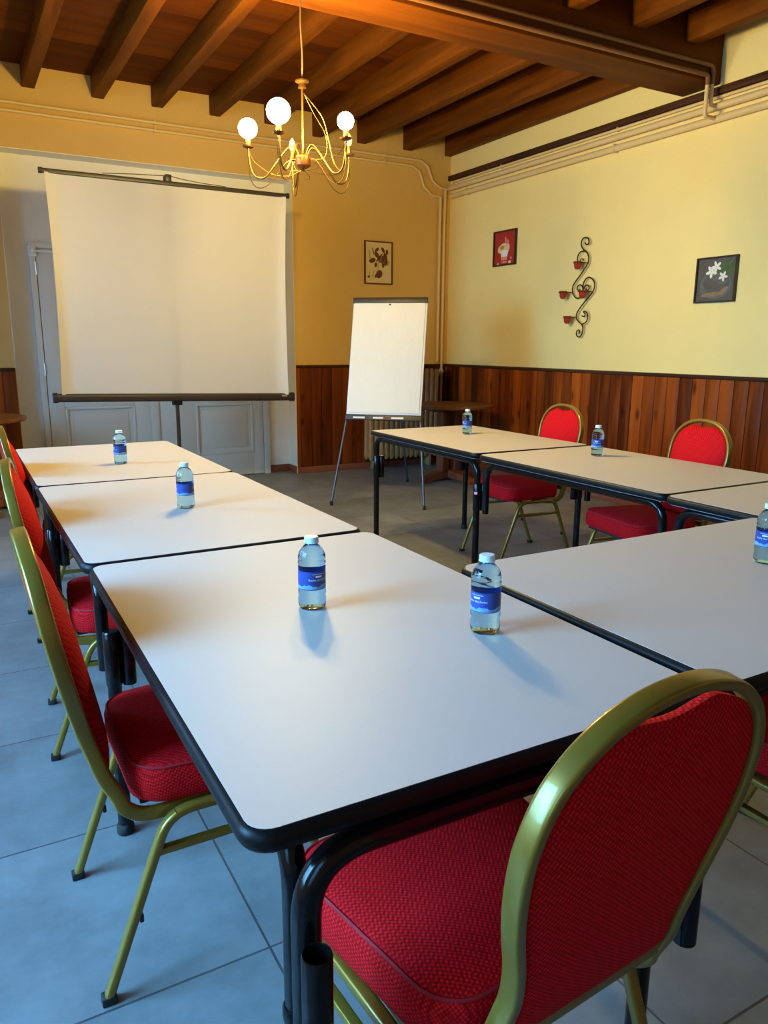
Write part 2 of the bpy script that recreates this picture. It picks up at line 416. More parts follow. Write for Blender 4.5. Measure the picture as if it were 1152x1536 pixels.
for i, (a, b) in enumerate(((XLW, NX0 - 0.005), (NX1 + 0.005, XW - 0.02))):
    bm = planks(a, b, 0.110, 0.06, ZWN - 0.02, putB); add_box(bm, a, b, YB - 0.008, YB, 0, ZWN - 0.02)
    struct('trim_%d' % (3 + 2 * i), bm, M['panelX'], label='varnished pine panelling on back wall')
    bm = bmesh.new(); sweep(bm, [(a, YB - 0.013, ZWN - 0.008), (b, YB - 0.013, ZWN - 0.008)], rrect(0.026, 0.034, 0.008))
    struct('trim_%d' % (4 + 2 * i), bm, M['darkwood'], label='cap rail on back panelling')
    struct('baseboard_back%d' % i if False else ('baseboard_left' if i == 0 else 'baseboard_back'), box_bm(a, b, YB - 0.024, YB, 0, 0.06, 0.004), M['base'])
struct('baseboard_right', box_bm(XW - 0.03, XW, YF, YB - 0.03, 0, 0.05, 0.004), M['base'])
bm = bmesh.new(); add_box(bm, 2.60, NX1 - 0.006, YN - 0.015, YN, 0, 0.072, 0, 0.003); add_box(bm, NX1 - 0.02, NX1 - 0.006, YB - 0.004, YN - 0.015, 0, 0.072, 0, 0.003)
struct('baseboard_niche', bm, M['base'])
# dark rail above the pipes on the right wall
struct('trim_7', box_bm(XW - 0.035, XW, YF, YB - 0.001, 2.822, 2.868, 0.004), M['darkwood'], label='dark brown picture rail above the pipes')

# double door in the niche
def door_leaf(name, x0, x1, z1, panels, hinge_x):
    bm = bmesh.new(); y0, y1 = YN - 0.04, YN - 0.004
    add_box(bm, x0, x1, y0 + 0.012, y1, 0.008, z1)
    # stiles and rails stand proud of the recessed panels
    xs0, xs1 = panels[0][0], panels[0][1]
    zz = sorted(panels, key=lambda p: p[2])
    add_box(bm, x0, xs0, y0, y0 + 0.014, 0.008, z1, 0, 0.002); add_box(bm, xs1, x1, y0, y0 + 0.014, 0.008, z1, 0, 0.002)
    lo = 0.008
    for p in zz + [(0, 0, z1, z1)]:
        add_box(bm, xs0, xs1, y0, y0 + 0.014, lo, p[2], 0, 0.002); lo = p[3]
    d = struct(name, bm, M['door'])
    for p in zz:
        bm = bmesh.new()
        pts = [(p[0] + 0.012, y0 + 0.004, p[2] + 0.012), (p[1] - 0.012, y0 + 0.004, p[2] + 0.012), (p[1] - 0.012, y0 + 0.004, p[3] - 0.012), (p[0] + 0.012, y0 + 0.004, p[3] - 0.012)]
        pts = [Vector(q) for q in pts]; dense = []
        for i in range(4):
            a, b = pts[i], pts[(i + 1) % 4]; dense += [a.lerp(b, t) for t in (0.003, 0.5, 0.997)]
        sweep(bm, dense, rrect(0.02, 0.024, 0.006), closed=True, up=(0, -1, 0))
        add_box(bm, p[0] + 0.06, p[1] - 0.06, y0 + 0.004, y0 + 0.013, p[2] + 0.06, p[3] - 0.06, 0, 0.004)
        struct('panel_moulding', bm, M['door'], parent=d)
    if hinge_x:
        for z in (0.2, 1.014, 1.811):
            bm = bmesh.new(); lathe(bm, [(0.007, -0.05), (0.007, 0.05)], 8, (hinge_x, y0 - 0.006, z)); 
            add_box(bm, hinge_x - 0.02, hinge_x + 0.02, y0 - 0.003, y0 + 0.001, z - 0.04, z + 0.04)
            struct('hinge', bm, M['steel'], parent=d)
    return d
door_leaf('door_1', 0.665, 1.535, 1.965, [(0.785, 1.36, 0.215, 0.70), (0.785, 1.36, 0.86, 1.86)], 0.658)
d2 = door_leaf('door_2', 1.545, 2.535, 1.965, [(1.89, 2.44, 0.215, 0.69), (1.89, 2.44, 0.86, 1.86)], None)
bm = bmesh.new(); add_box(bm, 1.49, 1.56, YN - 0.055, YN - 0.041, 0.01, 1.96, 0, 0.004); struct('astragal', bm, M['door'], parent=d2)
bm = bmesh.new(); yf0 = YN - 0.05
add_box(bm, 0.615, 0.66, yf0, YN, 0, 2.01, 0, 0.004); add_box(bm, 2.54, 2.598, yf0, YN, 0, 2.01, 0, 0.004); add_box(bm, 0.66, 2.54, yf0, YN, 1.968, 2.01, 0, 0.004)
struct('trim_8', bm, M['door'], label='white door frame in the niche')
# rod on its bracket above the left leaf
t = thing('curtain_rod', 'thin white rod on a round bracket above the white door, left of the screen', 'rod', (0.64, YN - 0.08, 1.94))
bm = bmesh.new(); sweep(bm, [(0.0, 0, 0), (0.9, 0, 0)], circ(0.008, 10)); obj('rod', bm, M['white'], t)
bm = bmesh.new(); add_box(bm, -0.03, 0.03, 0.022, 0.03, -0.04, 0.04, 0, 0.003); lathe(bm, [(0.014, -0.018), (0.018, -0.006), (0.018, 0.006), (0.014, 0.018)], 12)
sweep(bm, [(0, 0.024, 0), (0, 0, 0)], circ(0.007, 8)); obj('bracket', bm, M['white'], t)

# ------------------------------------------------------------------ heating pipes
def pipe(label, pts, r, rad=0.04, m='pipe', clips=(), group=None):
    o0 = Vector(pts[0])
    t = thing('heating_pipe', label, 'pipe', o0, 0, group)
    bm = bmesh.new(); sweep(bm, [p - o0 for p in fillet(pts, rad)], circ(r, 12)); obj('pipe_run', bm, M[m], t, smooth=60)
    for c, d in clips:
        bm = bmesh.new(); c = Vector(c) - o0; d = Vector(d)
        u = Vector((0, 0, 1)); w = d.cross(u)
        obox(bm, c, d, w, u, 0.012, 2 * r + 0.006, 2 * r + 0.010, 0.002); obj('clip', bm, M[m], t)
    return t
yp = YB - 0.028; xp = XW - 0.034
pipe('upper of the two cream pipes along back wall, bending down into the corner', [(XLW, yp, 2.975), (4.16, yp, 2.972), (4.24, yp, 2.93), (4.30, yp, 2.80), (4.40, yp, 2.742), (xp, yp, 2.742)], 0.013, 0.05, clips=[((1.62, yp, 2.975), (1, 0, 0)), ((3.76, yp, 2.973), (1, 0, 0))])
pipe('lower of the two cream pipes along back wall, bending down into the corner', [(XLW, yp, 2.917), (4.06, yp, 2.914), (4.15, yp, 2.87), (4.20, yp, 2.74), (4.30, yp, 2.665), (4.40, yp, 2.664)], 0.013, 0.05, clips=[((1.62, yp, 2.917), (1, 0, 0)), ((3.76, yp, 2.915), (1, 0, 0))])
pipe('left of the two upright cream pipes down the far corner to the radiator', [(4.40, yp + 0.002, 2.66), (4.395, yp, 2.5), (4.395, yp, 1.06)], 0.015, clips=[((4.395, yp, 1.7), (1, 0, 0))])
pipe('right of the two upright cream pipes in the far corner', [(4.455, yp, 2.735), (4.448, yp, 2.5), (4.448, yp, 0.25)], 0.014, clips=[((4.448, yp, 1.7), (1, 0, 0))])
pipe('thin cream pipe just under the dark rail on right wall', [(XW - 0.018, YB - 0.06, 2.778), (XW - 0.018, YB - 0.06, 2.806), (XW - 0.018, YF, 2.806)], 0.011, 0.02, clips=[((XW - 0.018, y, 2.806), (0, 1, 0)) for y in (5.9, 4.5)])
pipe('middle of three cream pipes along right wall', [(XW - 0.03, YB - 0.05, 2.749), (XW - 0.03, YF, 2.749)], 0.024)
pipe('lowest of three cream pipes along right wall', [(XW - 0.03, YB - 0.05, 2.674), (XW - 0.03, YF, 2.674)], 0.024, clips=[((XW - 0.03, y, 2.674), (0, 1, 0)) for y in (6.4, 4.5)])
# two pipes along the bottom edge of the main beam, dropping down the right wall
yb = 3.64 - 0.016
pipe('upper brown pipe along near face of the main beam', [(XLW, yb, 2.975), (XW - 0.10, yb, 2.975), (XW - 0.10, yb, 2.87)], 0.014, 0.04, 'pipeb')
pipe('lower brown pipe along near face of the main beam', [(XLW, yb, 2.915), (XW - 0.145, yb, 2.915), (XW - 0.145, yb, 2.86)], 0.014, 0.03, 'pipeb')
pipe('right cream pipe dropping from main beam onto right wall pipes', [(XW - 0.10, yb, 2.868), (XW - 0.10, yb, 2.749), (XW - 0.045, yb, 2.749)], 0.013, 0.02)
pipe('left cream pipe dropping from main beam onto right wall pipes', [(XW - 0.145, yb, 2.858), (XW - 0.145, yb, 2.676), (XW - 0.045, yb, 2.674)], 0.013, 0.02)

# ------------------------------------------------------------------ radiator
t = thing('radiator', 'old ribbed cast-iron radiator in the far corner behind the flipchart', 'radiator', (3.52, 6.64, 0))
n = 14; w = 0.058
for i in range(n):
    bm = bmesh.new(); x = 0.03 + i * w
    for dy in (-0.045, 0.045):
        sweep(bm, [(x, dy, 0.10), (x, dy, 0.14), (x, dy, 0.95), (x, dy, 0.99)], rrect(0.05, 0.045, 0.018), up=(1, 0, 0), scale=[0.6, 1, 1, 0.6])
    for z in (0.15, 0.94):
        sweep(bm, [(x, -0.065, z), (x, 0.065, z)], rrect(0.07, 0.044, 0.02))
    if i in (1, n - 2):
        add_box(bm, x - 0.018, x + 0.018, -0.05, 0.05, 0, 0.12, 0, 0.006)
    obj('section', bm, M['rad'], t, smooth=50)
for z in (0.15, 0.94):
    bm = bmesh.new(); sweep(bm, [(0.02, 0, z), (n * w + 0.05, 0, z)], circ(0.022)); obj('header_pipe', bm, M['rad'], t)
bm = bmesh.new(); lathe(bm, [(0.012, 0), (0.026, 0.01), (0.028, 0.03), (0.012, 0.05)], 14, (n * w + 0.06, 0, 0.94)); obj('valve', bm, M['white'], t)

# ------------------------------------------------------------------ conference tables
TZ = 0.705
def rounded_rect(w, l, r, n=6):
    pts = []
    for cx, cy, a0 in ((w / 2 - r, l / 2 - r, 0), (-w / 2 + r, l / 2 - r, 90), (-w / 2 + r, -l / 2 + r, 180), (w / 2 - r, -l / 2 + r, 270)):
        for i in range(n + 1):
            a = radians(a0 + 90 * i / n); pts.append((cx + r * cos(a), cy + r * sin(a)))
    return pts

def table(label, cx, cy, w, l, rot=0.0, legs=('full',) * 4, inline=(), end_frame=False, sticker=False, ins=0.042, out=1, ey=0.05):
    """long side along local Y; corners ordered (-x,-y),(+x,-y),(-x,+y),(+x,+y)"""
    t = thing('conference_table', label, 'table', (cx, cy, 0), rot)
    th = 0.03; e = 0.011
    outl = rounded_rect(w - 2 * e, l - 2 * e, 0.03)
    bm = bmesh.new()
    top = [bm.verts.new((x, y, TZ)) for x, y in outl]; bot = [bm.verts.new((x, y, TZ - th)) for x, y in outl]
    bm.faces.new(top); bm.faces.new(list(reversed(bot))); k = len(outl)
    for i in range(k): bm.faces.new((top[i], bot[i], bot[(i + 1) % k], top[(i + 1) % k]))
    obj('tabletop', bm, M['lam'], t)
    # black half-round edging
    bm = bmesh.new(); path = [Vector((x, y, TZ - th / 2)) for x, y in outl]
    prof = [(th / 2 - 0.0005, -0.001)] + [((th / 2 - 0.0005) * cos(a), 0.010 * (sin(a))) for a in [pi * i / 6 for i in range(1, 6)]] + [(-th / 2 + 0.0005, -0.001)]
    rings = []
    for i, p in enumerate(path):
        tg = (path[(i + 1) % k] - path[i - 1]).normalized(); nx = Vector((tg.y, -tg.x, 0))
        rings.append([bm.verts.new(p + Vector((0, 0, a)) + nx * b) for a, b in prof])
    for i in range(k):
        a, b = rings[i], rings[(i + 1) % k]
        for j in range(len(prof) - 1): bm.faces.new((a[j], a[j + 1], b[j + 1], b[j]))
        bm.faces.new((a[-1], a[0], b[0], b[-1]))
    obj('edging', bm, M['edge'], t, smooth=60)
    zt = TZ - th - 0.018; r = 0.0165; zs = 0.41
    for sx in (-1, 1):
        x = sx * (w / 2 - ins)
        bm = bmesh.new()
        pts = [(x, -l / 2 + ey, zs), (x, -l / 2 + ey, zt), (x, l / 2 - ey, zt), (x, l / 2 - ey, zs)]
        sweep(bm, fillet(pts, 0.075, 8), circ(r, 14), up=(1, 0, 0)); obj('side_frame', bm, M['tube'], t, smooth=60)
    for y in (-l / 2 + 0.16, l / 2 - 0.16):
        bm = bmesh.new(); sweep(bm, [(-w / 2 + ins, y, zt), (w / 2 - ins, y, zt)], circ(0.012, 10)); obj('cross_bar', bm, M['tube'], t, smooth=60)
    for ci, (sx, sy) in enumerate(((-1, -1), (1, -1), (-1, 1), (1, 1))):
        kind = legs[ci]
        if kind == 'none': continue
        x = sx * (w / 2 - ins); y = sy * (l / 2 - ey)
        if ci in inline:
            bm = bmesh.new(); sweep(bm, [(x, y, 0.012), (x, y, 0.415)], circ(0.0175, 16)); lg = obj('leg', bm, M['tube'], t, smooth=60)
            bm = bmesh.new(); lathe(bm, [(0.019, 0.40), (0.0195, 0.404), (0.0195, 0.416), (0.0178, 0.42)], 16, (x, y, 0)); obj('collar', bm, M['tube'], lg)
        else:
            xs = x - sx * 0.0365 if out > 0 else x
            if out < 0: x = x + sx * 0.0365
            bm = bmesh.new(); lathe(bm, [(0.0185, zs - 0.002), (0.0198, zs + 0.002), (0.0198, zs + 0.135), (0.0172, zs + 0.139)], 16, (x, y, 0)); obj('collar', bm, M['tube'], t, smooth=50)
            bm = bmesh.new(); lathe(bm, [(0.0165, zs - 0.004), (0.0172, zs), (0.0172, zs + 0.13), (0.0150, zs + 0.134)], 16, (xs, y, 0)); obj('side_sleeve', bm, M['tube'], t, smooth=50)
            bm = bmesh.new(); sweep(bm, [(x, y, 0.012), (x, y, zs + 0.01)], circ(0.0170, 16)); lg = obj('leg', bm, M['tube'], t, smooth=60)
            if ci == 0 and sticker:
                bm = bmesh.new(); obox(bm, Vector((x - 0.016, y - 0.013, 0.5)), Vector((0.62, -0.78, 0)).normalized(), Vector((0.78, 0.62, 0)).normalized(), Vector((0, 0, 1)), 0.016, 0.006, 0.012); obj('sticker', bm, M['stick'], lg, label='small pink sticker')
        bm = bmesh.new(); lathe(bm, [(0.021, 0), (0.022, 0.006), (0.022, 0.02), (0.0185, 0.028)], 14, (x, y, 0)); obj('foot_cap', bm, M['rubber'], lg)
    if end_frame:
        y = -l / 2 + 0.012; xl = -w / 2 + 0.072; xr = w / 2 - 0.072; zf = TZ - th - 0.0195
        bm = bmesh.new(); sweep(bm, fillet([(xl, y, 0.30), (xl, y, zf), (xr, y, zf), (xr, y, 0.30)], 0.085, 10), circ(0.0185, 16), up=(0, 1, 0))
        obj('end_frame', bm, M['tube'], t, smooth=60)
        for sx, x in ((1, xl), (-1, xr)):
            xs = x - sx * 0.003; ys = y - 0.0375; bm = bmesh.new(); n = 18
            prof = [(0.0185, 0.30), (0.0185, 0.553), (0.0172, 0.556), (0.0158, 0.553), (0.0158, 0.31)]
            lathe(bm, prof, n, (xs, ys, 0)); obj('open_sleeve', bm, M['tube'], t, smooth=50, label='short tube open at its top')
    return t

table('white laminate table nearest the camera at the near left corner, two bottles on it', 0.615, 1.285, 0.776, 1.182, radians(-0.35), legs=('full', 'full', 'full', 'full'), inline=(0, 1), end_frame=True, ins=0.074, out=-1)
table('middle table of the left row, between the nearest table and the farthest one', 0.608, 2.466, 0.776, 1.166, radians(0.2), legs=('none', 'none', 'full', 'full'))
table('farthest table of the left row, in front of the projector screen', 0.608, 3.638, 0.776, 1.172, 0, legs=('none', 'none', 'full', 'full'))
table('white table on the right side of the foreground, its left edge against the nearest table', 1.594, 1.078, 0.768, 1.152, radians(90), legs=('none', 'full', 'none', 'full'))
table('farthest table of the right row, beside the flipchart', 2.600, 3.590, 0.765, 1.155, radians(-1.0), legs=('full', 'full', 'full', 'full'), sticker=True, ey=0.03)
table('middle table of the right row, one bottle at its centre line', 2.578, 2.416, 0.765, 1.152, 0, legs=('full', 'full', 'none', 'none'), ey=0.035)
table('right row table whose left edge meets the foreground table at right, no bottle visible', 2.562, 1.250, 0.770, 1.176, 0, legs=('full', 'full', 'none', 'none'))

# ------------------------------------------------------------------ banquet chairs
PROF = [(0.30, -0.10), (0.37, -0.184), (0.441, -0.220), (0.549, -0.252), (0.667, -0.277), (0.78, -0.297), (0.90, -0.314)]
def by(z):
    for (z0, y0), (z1, y1) in zip(PROF, PROF[1:]):
        if z <= z1: return y0 + (y1 - y0) * (z - z0) / (z1 - z0)
    return PROF[-1][1]
HW = [(0.40, 0.163), (0.45, 0.158), (0.49, 0.153), (0.53, 0.152), (0.58, 0.161), (0.63, 0.175), (0.68, 0.185), (0.73, 0.188), (0.77, 0.183), (0.81, 0.167), (0.84, 0.140), (0.862, 0.107), (0.875, 0.071), (0.882, 0.035), (0.884, 0.0)]
def make_chair():
    t = thing('banquet_chair', 'x', 'chair')
    # back frame: flat gold tube, seat rail - upright - arch - upright - seat rail
    half = [Vector((hw, by(z), z)) for z, hw in HW]
    right = [Vector((0.168, 0.02, 0.362)), Vector((0.168, -0.06, 0.358)), Vector((0.167, -0.115, 0.352)), Vector((0.166, -0.160, 0.356)), Vector((0.166, -0.190, 0.378))] + half
    left = [Vector((-p.x, p.y, p.z)) for p in reversed(right[:-1])]
    path = catmull(right + left, 5)
    bm = bmesh.new(); sweep(bm, path, rrect(0.015, 0.028, 0.005), up=(1, 0, 0)); obj('back_frame', bm, M['gold'], t, smooth=35)
    # cushion of the back
    loop = []
    inner = [(z, max(hw - 0.009, 0)) for z, hw in HW if z >= 0.45]
    inner = [(0.437, 0.148)] + [(z - (0.012 if z > 0.85 else 0.006 if z > 0.8 else 0), h) for z, h in inner]
    side = catmull([Vector((h, 0, z)) for z, h in inner], 4)
    rs = [(p.x, p.z) for p in side]
    loop = rs + [(-x, z) for x, z in reversed(rs[:-1])]
    loop = loop + [(x, 0.434 - 0.004 * cos(x / 0.16 * pi / 2)) for x in (-0.115, -0.06, 0, 0.06, 0.115)]
    fin = []
    for x, z in loop:
        if z > 0.75: z -= 0.020 * max(0, cos(min(abs(x) / 0.075, 1) * pi / 2)) ** 1.3
        fin.append((x, z))
    zc = 0.64; k = len(fin); bm = bmesh.new()
    def shell(front):
        rings = []
        for rho in (1.0, 0.96, 0.9, 0.8, 0.65, 0.45, 0.22):
            pf = (1 - rho ** 3.5) if rho < 1 else 0
            off = (0.006 + 0.040 * pf) if front else (-0.008 - 0.006 * pf)
            if rho == 1.0: off = 0.004 if front else -0.006
            rings.append([bm.verts.new((x * rho, by(zc + (z - zc) * rho) + off, zc + (z - zc) * rho)) for x, z in fin])
        c = bm.verts.new((0, by(zc) + (0.046 if front else -0.014), zc))
        for a, b in zip(rings, rings[1:]):
            for i in range(k): bm.faces.new((a[i], a[(i + 1) % k], b[(i + 1) % k], b[i]))
        for i in range(k): bm.faces.new((rings[-1][i], rings[-1][(i + 1) % k], c))
        return rings[0]
    f, b = shell(True), shell(False)
    for i in range(k): bm.faces.new((f[i], b[i], b[(i + 1) % k], f[(i + 1) % k]))
    bk = obj('backrest', bm, M['red'], t, smooth=50)
    # rail across the bottom of the back
    bm = bmesh.new(); sweep(bm, [(-0.16, by(0.425) + 0.002, 0.418), (0.16, by(0.425) + 0.002, 0.418)], rrect(0.022, 0.014, 0.003)); obj('back_rail', bm, M['gold'], t)
    # seat
    def outline(s, dz=0):
        pts = []
        yb0, yf0 = -0.175, 0.207
        for cx, cy, r, a0 in ((0.146, yf0 - 0.07, 0.07, 0), (-0.146, yf0 - 0.07, 0.07, 90), (-0.120, yb0 + 0.07, 0.07, 180), (0.120, yb0 + 0.07, 0.07, 270)):
            for i in range(7):
                a = radians(a0 + 90 * i / 6); pts.append((cx + r * cos(a), cy + r * sin(a)))
        return [((x) * s, 0.02 + (y - 0.02) * s) for x, y in pts]
    bm = bmesh.new(); rings = []
    for s, z in ((0.955, 0.376), (0.99, 0.382), (1.0, 0.40), (1.0, 0.428), (0.975, 0.446), (0.93, 0.454), (0.8, 0.461), (0.6, 0.466), (0.3, 0.469)):
        rings.append([bm.verts.new((x, y, z)) for x, y in outline(s)])
    k = len(rings[0])
    for a, b in zip(rings, rings[1:]):
        for i in range(k): bm.faces.new((a[i], a[(i + 1) % k], b[(i + 1) % k], b[i]))
    bm.faces.new(list(reversed(rings[0]))); bm.faces.new(rings[-1])
    st = obj('seat', bm, M['red'], t, smooth=60)
    bm = bmesh.new(); sweep(bm, [(x, y, 0.4485) for x, y in outline(0.968)], circ(0.003, 6), closed=True, up=(0, 0, 1)); obj('piping', bm, M['redpipe'], st, smooth=60)
    obj('seat_pan', box_bm(-0.15, 0.15, -0.16, 0.2, 0.366, 0.3765, 0.002), M['rubber'], t)
    # side frames: bent tube legs with stretchers
    for sx in (-1, 1):
        x = sx * 0.198; pr = rrect(0.022, 0.018, 0.006)
        full = fillet([(x, -0.25, 0.012), (x, -0.118, 0.363), (x, 0.118, 0.363), (x, 0.25, 0.012)], 0.07, 8)
        n = len(full)
        cut0 = 6; cut1 = n - 7
        bm = bmesh.new(); sweep(bm, full[cut0:cut1 + 1], pr, up=(1, 0, 0)); obj('seat_rail', bm, M['gold'], t, smooth=40)
        bm = bmesh.new(); sweep(bm, [(sx * 0.166, 0.0, 0.358), (x, 0.0, 0.358)], rrect(0.014, 0.02, 0.003)); sweep(bm, [(-0.19 if sx < 0 else 0.0, 0.10 * 1, 0.361), (0.0 if sx < 0 else 0.19, 0.10, 0.361)], rrect(0.014, 0.02, 0.003)); obj('cross_rail', bm, M['gold'], t)
        for seg, yy in ((full[:cut0 + 1], -1), (list(reversed(full[cut1:])), 1)):
            bm = bmesh.new(); sweep(bm, seg, pr, up=(1, 0, 0)); lg = obj('leg', bm, M['gold'], t, smooth=40)
            bm = bmesh.new(); obox(bm, Vector((x, yy * 0.25, 0.009)), Vector((1, 0, 0)), Vector((0, 1, 0)), Vector((0, 0, 1)), 0.024, 0.028, 0.018, 0.003); obj('foot_cap', bm, M['rubber'], lg)
        bm = bmesh.new(); obox(bm, Vector((x - sx * 0.0, -0.25 + 0.132 / 0.351 * 0.15 + 0.013, 0.16)), Vector((1, 0, 0)), Vector((0, 1, 0)), Vector((0, 0, 1)), 0.014, 0.008, 0.016, 0.002); obj('bumper', bm, M['rubber'], t)
        ys = 0.25 - 0.132 / 0.351 * 0.277
        bm = bmesh.new(); sweep(bm, [(x, -ys, 0.289), (x, ys, 0.289)], rrect(0.018, 0.014, 0.003), up=(1, 0, 0)); obj('stretcher', bm, M['gold'], t)
    return t
ch = make_chair()
chairs = [
 ('red chair nearest the camera, its oval back seen from behind', 0.600, 0.795, 4.0),
 ('first red chair along the left side, whole rear leg on the blue-lit tiles', 0.387, 1.507, -89.7),
 ('second red chair along the left side, beyond the one whose whole leg shows', 0.417, 2.466, -94.6),
 ('third and farthest red chair along the left side, cut by the frame edge', 0.453, 3.507, -89.3),
 ('red chair at the far right table, four gold legs showing under the table', 2.834, 3.439, 85.7),
 ('red chair at the middle right table, nearer the camera than the four-legged one', 2.785, 2.445, 80.5),
 ('red chair tucked under the foreground right table, mostly out of the frame', 1.545, 0.87, 0.0),
]
for i, (lb, x, y, a) in enumerate(chairs):
    c = ch if i == 0 else copy_tree(ch)
    c.location = (x, y, 0); c.rotation_euler = (0, 0, radians(a)); c['label'] = lb; c['group'] = 'red banquet chairs around the tables'

# ------------------------------------------------------------------ water bottles
def text_mesh(body, size, r, zc, a0):
    cu = bpy.data.curves.new('txt', 'FONT'); cu.body = body; cu.size = size; cu.align_x = 'CENTER'; cu.align_y = 'CENTER'; cu.resolution_u = 2
    o = bpy.data.objects.new('txt', cu); COL.objects.link(o)
    bpy.context.view_layer.update()
    me = bpy.data.meshes.new_from_object(o.evaluated_get(bpy.context.evaluated_depsgraph_get()))
    bpy.data.objects.remove(o); bpy.data.curves.remove(cu)
    bm = bmesh.new(); bm.from_mesh(me); bpy.data.meshes.remove(me)
    for v in bm.verts:
        a = a0 + v.co.x / r; z = zc + v.co.y
        v.co = Vector((r * cos(a), r * sin(a), z))
    return bm
R0 = 0.0285
def make_bottle():
    t = thing('water_bottle', 'x', 'bottle')
    prof = [(0.020, 0.003), (0.0245, 0.0), (0.0268, 0.003), (R0, 0.010), (R0, 0.022), (R0 - 0.0012, 0.027), (R0, 0.032), (R0, 0.040), (R0 - 0.001, 0.043), (R0 - 0.001, 0.082), (R0, 0.085),
            (R0 - 0.0004, 0.089), (R0 - 0.0016, 0.092), (R0, 0.095), (R0 - 0.0004, 0.099), (R0 - 0.0014, 0.102), (R0 - 0.0002, 0.105), (R0 - 0.001, 0.110), (0.0255, 0.117), (0.0215, 0.124), (0.0165, 0.1295), (0.0128, 0.133), (0.0118, 0.136), (0.0118, 0.139)]
    bm = bmesh.new(); lathe(bm, prof, 40, wob=lambda u, z: (0.02 * cos(2 * pi * u * 5) if z < 0.004 else 0.0)); obj('bottle_body', bm, M['bottle'], t, smooth=70)
    bm = bmesh.new(); lathe(bm, [(0.0150, 0.1365), (0.0154, 0.138), (0.0142, 0.139), (0.0142, 0.147), (0.0132, 0.1485)], 36, wob=lambda u, z: 0.02 * cos(2 * pi * u * 18) if z < 0.1482 and z > 0.139 else 0.0)
    cp = obj('cap', bm, M['cap'], t, smooth=40)
    bm = bmesh.new(); rl = R0 - 0.0004
    lathe(bm, [(rl, 0.0435), (rl, 0.0815)], 40, cap0=False, cap1=False); lb = obj('bottle_label', bm, M['blabel'], t, smooth=70)
    # pale mountain range along the bottom of the label
    bm = bmesh.new(); n = 60; rr = rl + 0.00025; lo, hi = [], []
    for i in range(n):
        a = 2 * pi * i / n
        h = 0.002 + 0.0045 * abs(sin(a * 2.5 + 0.4)) + 0.002 * abs(sin(a * 7)) + 0.002 * random.random()
        lo.append(bm.verts.new((rr * cos(a), rr * sin(a), 0.0452))); hi.append(bm.verts.new((rr * cos(a), rr * sin(a), 0.0452 + h)))
    for i in range(n): bm.faces.new((lo[i], lo[(i + 1) % n], hi[(i + 1) % n], hi[i]))
    obj('mountain_print', bm, M['blabel2'], lb, smooth=0, label='pale blue mountains along the label bottom')
    bm = text_mesh('Roche des Ecrins', 0.0062, rl + 0.0003, 0.0645, 0.0)
    for z, a0, w_, h_ in ((0.0715, 0.0, 0.0135, 0.0034), (0.0765, 0.0, 0.026, 0.0007), (0.0785, pi, 0.02, 0.0006), (0.073, pi, 0.024, 0.0006), (0.070, pi, 0.02, 0.0006), (0.067, pi, 0.024, 0.0006), (0.064, pi, 0.018, 0.0006)):
        vs = []
        for i in range(7):
            a = a0 + (i / 6 - 0.5) * w_ / rl; vs.append((bm.verts.new(((rl + .0003) * cos(a), (rl + .0003) * sin(a), z - h_ / 2)), bm.verts.new(((rl + .0003) * cos(a), (rl + .0003) * sin(a), z + h_ / 2))))
        for p, q in zip(vs, vs[1:]): bm.faces.new((p[0], q[0], q[1], p[1]))
    obj('label_print', bm, M['btext'], lb, smooth=0, label='white lettering on the label')
    return t
bt = make_bottle()
bottles = [
 ('blue-tinted water bottle on the nearest table, left of its two', 0.592, 1.352, -105 + 20),
 ('blue-tinted water bottle on the nearest table, beside the joint with the table at right', 0.823, 1.077, -128 - 35),
 ('water bottle alone on the middle table of the left row', 0.620, 2.430, 150),
 ('water bottle alone on the farthest table of the left row, before the screen', 0.610, 3.487, 190),
 ('water bottle alone on the farthest table of the right row', 2.662, 3.725, 170),
 ('water bottle alone on the middle table of the right row', 2.695, 2.685, 215),
 ('water bottle on the foreground table at right, cut by the frame edge', 1.718, 1.118, 200),
]
for i, (lb, x, y, a) in enumerate(bottles):
    c = bt if i == 0 else copy_tree(bt)
    c.location = (x, y, TZ + 0.0003); c.rotation_euler = (0, 0, radians(a)); c['label'] = lb; c['group'] = 'water bottles set out on the tables'

# ------------------------------------------------------------------ projector screen
YS = 5.8
t = thing('projector_screen', 'white tripod projector screen in front of the niche doors', 'projector screen', (1.475, YS, 0))
ox = 1.475
bm = bmesh.new(); nx, nz = 48, 24; g = []
for j in range(nz + 1):
    v = j / nz; row = []
    for i in range(nx + 1):
        u = i / nx
        x0, x1 = 0.645 + (0.655 - 0.645) * v, 2.345 + (2.366 - 2.345) * v
        zb = 0.872 - 0.042 * u; x = x0 + (x1 - x0) * u; z = zb + (2.335 - zb) * v
        ed = max(0, (abs(u - 0.5) - 0.44) / 0.06); y = -0.038 * ed ** 2 * (1 - 0.55 * v) + 0.012 * sin(pi * u)
        pinch = 0.016 * sin(pi * v) * (1 if u < 0.5 else -1) * ed
        row.append(bm.verts.new((x - ox + pinch, y, z)))
    g.append(row)
for j in range(nz):
    for i in range(nx): bm.faces.new((g[j][i], g[j][i + 1], g[j + 1][i + 1], g[j + 1][i]))
bmesh.ops.solidify(bm, geom=bm.faces[:], thickness=0.0015)
obj('screen_fabric', bm, M['screen'], t, smooth=60)
bm = bmesh.new(); sweep(bm, [(0.64 - ox, 0, 2.345), (2.38 - ox, 0, 2.345)], rrect(0.03, 0.02, 0.006)); tb = obj('top_bar', bm, M['case'], t)
